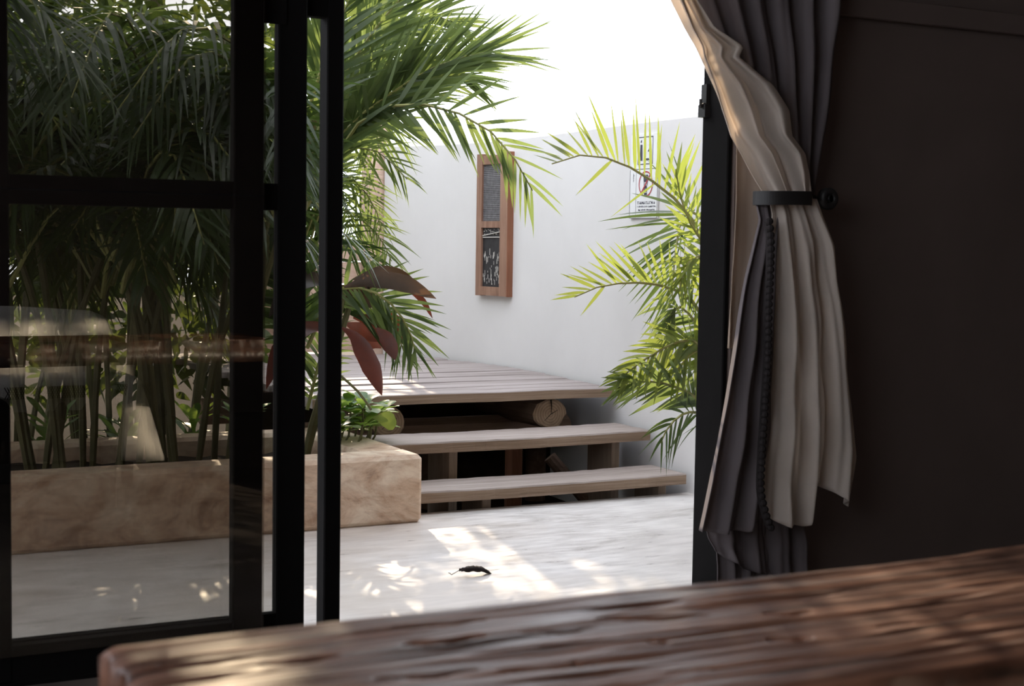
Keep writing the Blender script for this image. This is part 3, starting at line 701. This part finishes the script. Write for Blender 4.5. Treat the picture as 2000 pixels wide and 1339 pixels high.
# --- cordyline: broad red blades
cd = thing('cordyline', (2.30, 6.12, .2), 'red cordyline with broad drooping blades at the planter end', 'plant')
MB().tube(catmull([PY(640, 850, 6.12), PY(650, 700, 6.1), PY(672, 560, 6.08)], 8).tolist(), .014, 7).build('stem', MT['cane'], cd)
MB().tube(catmull([PY(650, 720, 6.12), PY(700, 765, 6.05), PY(725, 800, 6.0)], 6).tolist(), .006, 6).build('stem', MT['cane'], cd)
def blade(spec, w, mat, parent=cd, name='leaf', roll=.0, fold=.18):
    R = catmull(vpath(spec), 12); T = np.gradient(R, axis=0); T /= np.linalg.norm(T, axis=1)[:, None]
    v = []; f = []
    for i in range(12):
        u = i/11; ww = w*np.interp(u, [0, .08, .35, .65, .88, 1], [.12, .3, .95, 1.0, .5, .02])
        nv = -FWD*cos(roll)+np.cross(T[i], -FWD)*sin(roll); s = np.cross(T[i], nv); s /= np.linalg.norm(s); nn = np.cross(s, T[i])
        v += [R[i]-s*ww/2+nn*fold*ww*.5, R[i], R[i]+s*ww/2+nn*fold*ww*.5]
    for i in range(11):
        for j in range(2): a = i*3+j; f.append((a, a+1, a+4, a+3))
    return link(name, v, f, mat, parent, True)
blade([(672, 560, 5.86), (730, 545, 5.84), (790, 552, 5.82), (852, 583, 5.8)], .085, MT['cordygreen'], roll=.5)
blade([(690, 545, 5.9), (745, 530, 5.9), (790, 540, 5.88), (818, 564, 5.86)], .075, MT['cordygreen'], roll=.7)
blade([(668, 640, 6.0), (695, 660, 5.97), (725, 715, 5.93), (746, 772, 5.9)], .085, MT['cordy'], roll=.1)
blade([(735, 640, 5.84), (752, 655, 5.84), (765, 680, 5.83), (772, 703, 5.83)], .07, MT['cordy'], roll=.3)
blade([(765, 560, 6.1), (800, 565, 6.08), (828, 590, 6.05), (845, 622, 6.04)], .03, MT['cordy'], roll=.2)
blade([(665, 560, 6.15), (690, 570, 6.14), (715, 585, 6.12), (728, 600, 6.12)], .11, MT['cordygreen'], roll=.1)
blade([(690, 620, 6.15), (720, 625, 6.13), (745, 650, 6.12), (760, 690, 6.1)], .08, MT['cordy'], roll=.2)
blade([(672, 630, 6.2), (700, 640, 6.2), (735, 655, 6.18), (760, 660, 6.18)], .07, MT['cordy'], roll=.2)
blade([(668, 590, 6.12), (700, 560, 6.1), (735, 552, 6.1), (770, 560, 6.08)], .06, MT['cordy'], roll=.6)
blade([(745, 600, 6.15), (775, 625, 6.14), (790, 655, 6.12), (795, 690, 6.12)], .05, MT['cordy'], roll=.3)
blade([(662, 560, 6.1), (610, 545, 6.1), (560, 570, 6.1), (525, 620, 6.1)], .08, MT['cordygreen'], roll=.3)
blade([(658, 640, 6.1), (600, 640, 6.1), (550, 680, 6.05), (520, 760, 6.0)], .08, MT['cordy'], roll=.2)
blade([(690, 675, 6.3), (715, 668, 6.3), (735, 672, 6.3), (745, 680, 6.3)], .06, MT['cordy'], roll=.1)

# --- low shrub with rounded leaves
sh = thing('low_shrub', (2.30, 6.35, .2), 'bright green rounded-leaf shrub beside the log beam behind planter rim', 'shrub')
rs = random.Random(21)
def round_leaf(c, d, L, w, mat, parent, up, name='leaf'):
    d = np.array(d)/np.linalg.norm(d); s = np.cross(d, up); s /= np.linalg.norm(s)+1e-9; nn = np.cross(s, d); v = []; f = []
    prof = [(0, .08), (.2, .3), (.45, .75), (.7, 1.0), (.88, .8), (1.0, .2)]
    for (t, k) in prof:
        p = c+d*L*t-ZU*.18*L*t*t; v += [p-s*w*k/2+nn*.08*w*k, p, p+s*w*k/2+nn*.08*w*k]
    for i in range(5):
        for j in range(2): a = i*3+j; f.append((a, a+1, a+4, a+3))
    return link(name, v, f, mat, parent, True)
for k in range(15):
    px, py = rs.uniform(655, 742), rs.uniform(778, 845)
    if px > 715: py = max(py, 808)
    c = PY(px, py, rs.uniform(6.12, 6.45)); b = np.array([c[0]-.05, c[1]+.05, .2])
    MB().tube(catmull([b, (b+c)/2+np.array([.03, 0, .0]), c], 5).tolist(), .005, 5).build('twig', MT['cane'], sh)
    a0 = rs.uniform(0, 6.28)
    for j in range(7):
        a = a0+j*2.4; e = rs.uniform(.1, .9); round_leaf(c, (cos(a), sin(a), e), rs.uniform(.10, .15), rs.uniform(.05, .07), MT['shrub'], sh, ZU)
round_leaf(PY(728, 815, 6.05), RIGHT*.9-UP*.05, .105, .085, MT['palmyel'], sh, -FWD)

# --- palms seen through the glass
k = 0
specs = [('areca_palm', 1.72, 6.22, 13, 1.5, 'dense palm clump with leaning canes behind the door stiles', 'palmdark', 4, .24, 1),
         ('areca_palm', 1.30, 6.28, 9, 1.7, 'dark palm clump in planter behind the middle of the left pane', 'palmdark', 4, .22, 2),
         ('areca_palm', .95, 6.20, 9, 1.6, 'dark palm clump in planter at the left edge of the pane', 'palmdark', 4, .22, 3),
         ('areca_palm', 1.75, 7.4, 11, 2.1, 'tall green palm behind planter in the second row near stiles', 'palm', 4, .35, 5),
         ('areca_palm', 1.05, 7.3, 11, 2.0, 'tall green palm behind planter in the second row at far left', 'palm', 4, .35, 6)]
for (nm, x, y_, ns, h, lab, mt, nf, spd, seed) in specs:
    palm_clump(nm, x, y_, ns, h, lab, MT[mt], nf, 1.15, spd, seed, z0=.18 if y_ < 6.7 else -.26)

def leafy_tree(x, y, h, rad, n, label, seed, name='garden_tree', mat='tree', z0=-.26, low=.06, size=.12):
    rg = np.random.default_rng(seed); p = thing(name, (x, y, z0), label, 'tree')
    MB().tube(catmull([(x, y, z0-.02), (x+.05, y, h*.4), (x-.05, y+.05, h*.8)], 7).tolist(), [.09, .08, .075, .065, .05, .035, .02], 8).build('trunk', MT['cane'], p)
    th = rg.uniform(0, 2*pi, n); zz = rg.uniform(low*h, h, n); u = (zz/h-low)/(1-low); rr = rad*np.sqrt(np.clip(1.15-(2*u-.9)**2*.7, .1, 1))*np.sqrt(rg.uniform(.15, 1, n))
    B = np.stack([x+np.cos(th)*rr, y+np.sin(th)*rr*.7, zz], 1); D = np.stack([np.cos(th), np.sin(th), rg.normal(-.1, .5, n)], 1)+rg.normal(0, .6, (n, 3)); D /= np.linalg.norm(D, axis=1)[:, None]
    V, q = leaflets(B, D, rg.uniform(.7, 1.3, n)*size, rg.uniform(.35, .5, n)*size, rg.normal(0, 1, (n, 3)), np.full(n, .2))
    F = (q[None]+(np.arange(n)*V.shape[1])[:, None, None]).reshape(-1, 4)
    tag(link('leaves', V.reshape(-1, 3), F, MT[mat], p), kind='stuff')
leafy_tree(.9, 9.0, 3.4, .9, 2000, 'dark broadleaf tree behind the palms at far left', 31)
leafy_tree(2.25, 8.9, 4.7, .8, 4600, 'dark broadleaf tree behind the palms beside the deck', 32)  # crown raised and thickened to keep sun off the table's left end
leafy_tree(-.3, 8.6, 3.2, .9, 3000, 'dark broadleaf tree beyond the left edge of glass', 33)
leafy_tree(1.5, 11.2, 3.9, 1.3, 1800, 'pale distant tree rising over the garden wall', 34)
leafy_tree(4.2, 11.3, 3.45, .62, 900, 'added small tree crown over the wall that shades the patio floor', 35, low=.74)  # added crown, placed to break the sun on the patio
leafy_tree(3.1, 9.95, 5.3, 1.15, 400, 'added slim tree behind the plank gate, its high crown dappling the table', 36, low=.63, size=.19)  # added tree, its crown above the view breaks up sun on the table
# low bright ground plants behind the planter
for i, (x, y_) in enumerate(((.95, 6.95), (1.3, 7.0), (1.62, 6.98), (1.95, 6.95), (2.2, 6.95))):
    g = thing('ground_plant', (x, y_, -.26), ['low sunlit plant behind planter rim, leftmost seen through glass', 'low sunlit plant behind planter rim, second from the left', 'low sunlit plant behind planter rim, third from the left', 'low sunlit plant behind planter rim next to stiles', 'low sunlit plant behind planter rim seen between the dark posts'][i], 'plant', 'low plants behind the planter')
    rs2 = random.Random(40+i)
    MB().tube([(x, y_, -.28), (x, y_, .3)], .012, 5).build('stem', MT['cane'], g)
    for j in range(30):
        a = rs2.uniform(0, 6.28); e = rs2.uniform(.2, 1.6); c = np.array([x, y_, rs2.uniform(.05, .34)])
        round_leaf(c, (cos(a), sin(a), e), rs2.uniform(.14, .24), rs2.uniform(.04, .07), MT['shrub'], g, ZU)

# ------------------------------------------------------------------ dry leaf on the patio
dl = thing('dry_leaf', (2.36, 4.73, 0), 'curled dark dead leaf with long stalk on the patio floor', 'leaf')
YL = 4.73; nR = 14
top = catmull(vpath([(899, 1111, YL), (918, 1106, YL), (936, 1106, YL), (950, 1112, YL), (958, 1119, YL)]), nR)
v = []; f = []
for i in range(nR):
    u = i/(nR-1); w = .021*sin(pi*min(1, u*.9+.08))**.7+.002; c = top[i]
    for j in range(7):
        a = pi*(j/6-.5)*1.5; v.append((c[0]+.15*w*sin(i*2.1+j), c[1]+sin(a)*w*.75, max(.0015, c[2]-(1-cos(a))*w*.42+.0025*sin(i*1.7+j*2))))
for i in range(nR-1):
    for j in range(6): a = i*7+j; f.append((a, a+1, a+8, a+7))
o = link('blade', v, f, MT['deadleaf'], dl, True); md = o.modifiers.new('thick', 'SOLIDIFY'); md.thickness = .0012
st = catmull([PY(902, 1111, YL), PY(892, 1116, YL), PY(882, 1122, YL)], 6)
MB().tube(st.tolist(), .0013, 5).tube([PY(881.5, 1122, YL), PY(879, 1119, YL), PY(876, 1118, YL)], .0012, 5).tube([PY(955, 1118, YL), PY(962, 1121, YL)], [.002, .001], 5).build('stalk', MT['deadleaf'], dl)

# ------------------------------------------------------------------ curtain
ct = thing('tied_curtain', (3.05, 3.88, 0), 'charcoal curtain with cream lining tied back against the door frame', 'curtain')
def cloth(name, rows, mat, Yb, folds, amp, cols=64, twist=0.0, phase=0.0, hem=None, nrow=60, xwob=.0, seed=0, thick=.003, power=1.0, envelope=None):
    """rows: sighted (y, x_left, x_right[, extra depth]); pleats swing in depth about the plane Y = Yb"""
    R = np.array([(r + (0,))[:4] if len(r) == 3 else r for r in rows], float); ys = np.linspace(R[0, 0], R[-1, 0], nrow)
    v = []; f = []
    for i, y in enumerate(ys):
        xl, xr, dy = (np.interp(y, R[:, 0], R[:, k]) for k in (1, 2, 3)); q = i/(nrow-1)
        e = 1 if envelope is None else np.interp(y, envelope[0], envelope[1])
        for j in range(cols):
            u = j/(cols-1); yy = y
            if hem is not None:
                yy = R[0, 0]+(y-R[0, 0])*(np.interp(u, hem[0], hem[1])-R[0, 0])/(R[-1, 0]-R[0, 0])
            w = sin(2*pi*(folds*u**power+twist*q+phase)+.8*sin(3*q+seed)); w2 = sin(2*pi*(folds*2.3*u+twist*1.7*q+.3+phase)+seed)
            nz = vnoise(np.array([u*5.0+seed]), np.array([q*7.0]), seed)[0]
            p = PY(xl+(xr-xl)*u, yy, Yb+dy); v.append((p[0]+xwob*w2*amp*e, Yb+dy+e*(amp*w+.35*amp*w2+.5*amp*nz), p[2]))
    for i in range(nrow-1):
        for j in range(cols-1): a = i*cols+j; f.append((a, a+1, a+cols+1, a+cols))
    o = link(name, v, f, mat, ct, True)
    m = o.modifiers.new('thick', 'SOLIDIFY'); m.thickness = thick; m.offset = 0
    return o
Yc = 3.90
cloth('charcoal_panel', [(-265, 1290, 1700), (-60, 1328, 1648), (0, 1338, 1640), (100, 1378, 1629), (200, 1412, 1618), (300, 1462, 1602), (360, 1496, 1592), (400, 1500, 1590)], MT['charcoal'], Yc+.03, 6, .022, hem=None, seed=2, envelope=([-265, 300, 400], [1.2, .8, .4]))
cloth('lining', [(-265, 1225, 1290), (-120, 1275, 1322), (0, 1318, 1362), (55, 1342, 1392), (92, 1360, 1446), (112, 1367, 1436), (140, 1376, 1468), (165, 1384, 1500), (215, 1400, 1536), (265, 1424, 1548), (300, 1450, 1578), (340, 1475, 1589), (375, 1499, 1592), (400, 1508, 1594)], MT['cream'], Yc-.05, 2.2, .016, twist=1.1, seed=4, nrow=110, cols=72, xwob=.6)
cloth('lining', [(388, 1503, 1596), (420, 1510, 1608), (480, 1511, 1632), (600, 1516, 1652), (700, 1514, 1662), (800, 1508, 1671), (900, 1500, 1680), (1000, 1494, 1668)], MT['cream'], Yc-.06, 3.2, .022, hem=([0, .02, .2, .44, .49, .55, .62, .8, 1.0], [990, 1005, 1026, 1028, 1022, 938, 945, 965, 992]), seed=6, nrow=80, cols=90, envelope=([388, 500, 1000], [.35, .9, 1.25]))
cloth('charcoal_panel', [(400, 1478, 1528), (430, 1484, 1530), (480, 1471, 1530), (540, 1456, 1530), (620, 1441, 1530), (740, 1421, 1526), (850, 1402, 1520), (950, 1384, 1512), (1038, 1366, 1505)], MT['charcoal'], Yc-.035, 2.6, .020, hem=([0, .3, .65, .8, 1], [1037, 1041, 1037, 1022, 1010]), seed=9, nrow=70, cols=70, envelope=([400, 600, 1038], [.5, .9, 1.3]))
cloth('backlit_lining', [(180, 1440, 1500), (290, 1436, 1500), (400, 1433, 1500), (500, 1429, 1490), (600, 1423, 1470), (680, 1421, 1450)], MT['tan'], Yc+.045, 1.2, .010, seed=3, nrow=40, cols=26)
cloth('hem_flap', [(900, 1400, 1560), (1000, 1388, 1568), (1050, 1386, 1572), (1085, 1392, 1574), (1115, 1400, 1575)], MT['charcoal'], Yc+.02, 3.5, .018, hem=([0, .08, .35, .6, 1], [1075, 1088, 1113, 1125, 1125]), seed=12, nrow=40, cols=60)
cloth('hem_flap', [(1000, 1398, 1560), (1100, 1398, 1572), (1190, 1397, 1576)], MT['charcoal'], Yc+.05, 5, .012, seed=15, nrow=24, cols=60)
pp = catmull(vpath([(1503, 432, Yc-.085), (1506, 470, Yc-.088), (1505, 530, Yc-.09), (1502, 600, Yc-.09), (1500, 700, Yc-.095), (1494, 800, Yc-.1), (1488, 900, Yc-.1), (1487, 960, Yc-.1), (1497, 1005, Yc-.105), (1506, 1030, Yc-.105)]), 46)
tp = MB(); tp.tube([q+np.array([0, .012, 0]) for q in pp], .009, 6); tp.build('trim_tape', MT['pompom'], ct)
pm = None
for q in pp:
    if pm is None:
        pm = MB().ball((0, 0, 0), .0125, 8, 5); me = bpy.data.meshes.new('pompom'); me.from_pydata(pm.v, [], pm.f); me.materials.append(MT['pompom'])
    o = bpy.data.objects.new('pompom', me); COL.objects.link(o); o.parent = ct; o.location = Vector(q)-ct.location
# tie-back band and wall knob
tb = thing('curtain_tieback', (3.20, 4.0, 1.35), 'black curtain tie-back band with round wall knob', 'tieback')
zt = PY(1550, 388, 3.80)[2]; xl, xr = PY(1494, 388, 3.80)[0], PY(1597, 388, 3.80)[0]
hh = .022; v = []; f = []; path = []
for k in range(33):
    a = pi*k/32; cxm = (xl+xr)/2; path.append((cxm-cos(a)*(xr-xl)/2*1.04, Yc-.03-sin(a)*.075-.012))
path = [(path[0][0]+.075, 3.93)]+path+[(path[-1][0], 3.93)]
for (x, y_) in path:
    for (dz, dy) in ((-hh, 0), (hh, 0), (hh, .006), (-hh, .006)): v.append((x, y_-dy, zt+dz+.004*(x-xl)/(xr-xl)))
for i in range(len(path)-1):
    for k in range(4): a = i*4+k; b = i*4+(k+1) % 4; f.append((a, b, b+4, a+4))
link('band', v, f, MT['iron'], tb, False)
kc = PY(1609, 388, 3.88)
def disc(mb, c, prof, n=24):
    v = []; f = []
    for (y_, r) in prof:
        for k in range(n): w = 2*pi*k/n; v.append((c[0]+cos(w)*r, y_, c[2]+sin(w)*r))
    for i in range(len(prof)-1):
        for k in range(n): a = i*n+k; b = i*n+(k+1) % n; f.append((a, b, b+n, a+n))
    f.append(tuple(range(n))); f.append(tuple((len(prof)-1)*n+k for k in range(n-1, -1, -1)))
    mb.add(v, f)
kb = MB(); disc(kb, kc, [(3.845, .012), (3.842, .030), (3.85, .036), (3.87, .036), (3.88, .028), (3.885, .012), (3.99, .010), (3.995, .026), (4.04, .028)])
kb.build('knob', MT['iron'], tb, True)
MB().tube([(xr+.004, 3.90, zt), (kc[0], 3.93, kc[2])], .016, 8).build('arm', MT['iron'], tb)
rod = thing('curtain_rod', (2.4, 3.90, 2.44), 'black curtain rod over the doorway', 'rod')
MB().tube([(1.9, 3.92, 2.47), (3.45, 3.92, 2.47)], .014, 10).build('pole', MT['iron'], rod)
for x in (1.95, 3.40): MB().tube([(x, 3.92, 2.47), (x, 4.04, 2.47)], .010, 8).build('bracket', MT['iron'], rod)

# ------------------------------------------------------------------ table
tb_ = thing('rustic_table', (1.25, 1.42, 0), 'narrow dark rustic table with deep cracked grain in foreground', 'table')
TX0, TX1, TY0, TY1, TZ, TT = .355, 2.15, 1.185, 1.635, .75, .105
nx, ny = 620, 150
X, Yg = np.meshgrid(np.linspace(TX0, TX1, nx), np.linspace(TY0, TY1, ny), indexing='ij')
yw = Yg+.012*vnoise(X*4, Yg*5, 3)
g = .6*vnoise(X*3.2, yw*90, 1)+.4*vnoise(X*6, yw*190, 2); h = .0032*g-.014*np.clip(-vnoise(X*2.6, yw*55, 5)-.42, 0, 1)-.009*np.clip(-vnoise(X*5, yw*80, 8)-.45, 0, 1)
h += .0035*vnoise(X*2.2, Yg*9, 7)
def crack(px0, py0, px1, py1, w, d):
    global h
    a = PZ(px0, py0, TZ); b = PZ(px1, py1, TZ); t = (X-a[0])/(b[0]-a[0]); yc = a[1]+(b[1]-a[1])*t+.004*np.sin(t*9)
    e = np.clip(1-np.abs(2*t-1)**2, 0, 1); wv = w*np.sqrt(e)+1e-5
    h -= d*np.where((t > 0) & (t < 1), np.exp(-((Yg-yc)/wv)**2)*np.sqrt(e), 0)
for c in ((782, 1262, 952, 1243, .007, .018), (505, 1298, 665, 1280, .006, .014), (1165, 1214, 1390, 1202, .005, .012), (1500, 1246, 1590, 1242, .006, .012), (1490, 1200, 1590, 1192, .004, .008), (1120, 1292, 1170, 1290, .005, .009), (1270, 1252, 1310, 1250, .006, .012),
          (760, 1230, 960, 1212, .003, .007), (300, 1300, 500, 1280, .003, .007), (1010, 1240, 1180, 1228, .003, .006), (960, 1310, 1250, 1285, .003, .007), (1700, 1225, 1950, 1190, .003, .006), (1300, 1310, 1560, 1285, .003, .006), (720, 1330, 940, 1308, .003, .007)): crack(*c)
edge = np.minimum(np.minimum(X-TX0, TX1-X), np.minimum(Yg-TY0, TY1-Yg)); h -= .008*np.exp(-edge/.008)
Xo = X+np.where(X < TX0+1e-6, .006*vnoise(Yg*30, Yg*0, 4), 0); Yo = Yg+np.where((Yg > TY1-1e-6) | (Yg < TY0+1e-6), .004*vnoise(X*8, X*0, 6)+.002*vnoise(X*40, X*0, 9), 0)
topv = np.stack([Xo, Yo, TZ+h], 2).reshape(-1, 3)
I = np.arange(nx*ny).reshape(nx, ny); Fq = np.stack([I[:-1, :-1], I[1:, :-1], I[1:, 1:], I[:-1, 1:]], 2).reshape(-1, 4).tolist()
per = list(I[:, 0])+list(I[-1, 1:])+list(I[-2::-1, -1])+list(I[0, -2:0:-1]); nb = len(topv)
low1 = topv[per].copy(); low1[:, 2] = TZ-TT*.5+.003*RNG.normal(0, 1, len(per)); low2 = topv[per].copy(); low2[:, 2] = TZ-TT
V = np.vstack([topv, low1, low2]); m = len(per)
for i in range(m):
    j = (i+1) % m; Fq.append((int(per[j]), int(per[i]), nb+i, nb+j)); Fq.append((nb+j, nb+i, nb+m+i, nb+m+j))
Fq.append(tuple(nb+m+i for i in range(m)))
link('table_top', V, Fq, MT['table'], tb_, True)
for x in (.62, 1.42):
    MB().box((x, TY0+.05, 0), (x+.075, TY1-.12, TZ-TT), .006).build('leg', MT['iron'], tb_)
boxo('stretcher', (.695, 1.34, .12), (1.42, 1.40, .2), MT['iron'], tb_, .005)

# ------------------------------------------------------------------ chair behind the table, seen in the glass
ch = thing('covered_chair', (1.48, .85, 0), 'white cloth-covered chair with lace fringe, seen reflected in the glass', 'chair')
CX0, CX1 = 1.10, 1.74
bk = MB(); v = []; f = []; n = 20
def back_z(x):
    return np.interp(x, [CX0-.1, 1.19, 1.58, 1.66, 1.72, 1.79], [.86, .855, .83, .79, .72, .60])
xs = np.linspace(CX0, 1.785, n)
for i in range(n):
    zt_ = back_z(xs[i]); ye = .03*sin(i*.7)
    for (y_, z) in ((.62, .48), (.64, .58), (.63+.01*sin(i), zt_-.02), (.60, zt_), (.57, zt_-.02), (.53, .5)): v.append((xs[i], y_, z))
for i in range(n-1):
    for k in range(6): a = i*6+k; b = i*6+(k+1) % 6; f.append((a, a+6, b+6, b))
f.append(tuple(range(6))); f.append(tuple((n-1)*6+k for k in range(5, -1, -1)))
link('backrest', v, f, MT['white'], ch, True)
MB().box((CX0, .55, .42), (CX1, 1.0, .53), .03).build('seat_cushion', MT['white'], ch)
lc = MB(); n = 56
for i in range(n):   # open crochet band: crossed threads
    x = CX0+(CX1-CX0)*i/(n-1); lc.tube([(x, 1.012, .50), (x+.03, 1.012, .445)], .0022, 4); lc.tube([(x+.03, 1.012, .50), (x, 1.012, .445)], .0022, 4)
tag(lc.build('crochet_band', MT['pompom'], ch), kind='stuff')
for i in range(5):
    x0 = CX0+.125*i+.008; w = .12; vv = [(x0, 1.008, .452), (x0+w, 1.008, .452), (x0+w*.96, 1.01, .43), (x0+w*.72, 1.012, .385), (x0+w*.28, 1.012, .385), (x0+w*.04, 1.01, .43)]
    m_ = MB(); m_.add(vv+[(a, b-.006, c) for a, b, c in vv], [(0, 1, 2, 3, 4, 5), (11, 10, 9, 8, 7, 6)]+[(k, (k+1) % 6+0, (k+1) % 6+6, k+6) for k in range(6)]); m_.build('scallop', MT['white'], ch)
v = []; f = []
for i in range(14):
    q = i/13; z = .53-q*.39; c = 1.685+.045*q; w = .02+.085*q**.8
    for k in range(17):
        a = pi*k/16; v.append((c-cos(a)*w*(1+.08*sin(5*a+q*3)), 1.03+sin(a)*(.02+.07*q)+.012*sin(6*a)*q, z))
for i in range(13):
    for k in range(16): a = i*17+k; f.append((a, a+1, a+18, a+17))
o = link('cloth_drape', v, f, MT['white'], ch, True); md = o.modifiers.new('thick', 'SOLIDIFY'); md.thickness = .004
for (x, y_) in ((CX0+.03, .58), (CX1-.1, .58), (CX0+.15, .95), (CX1-.1, .95)):
    boxo('leg', (x, y_, 0), (x+.05, y_+.05, .42), MT['iron'], ch, .004)
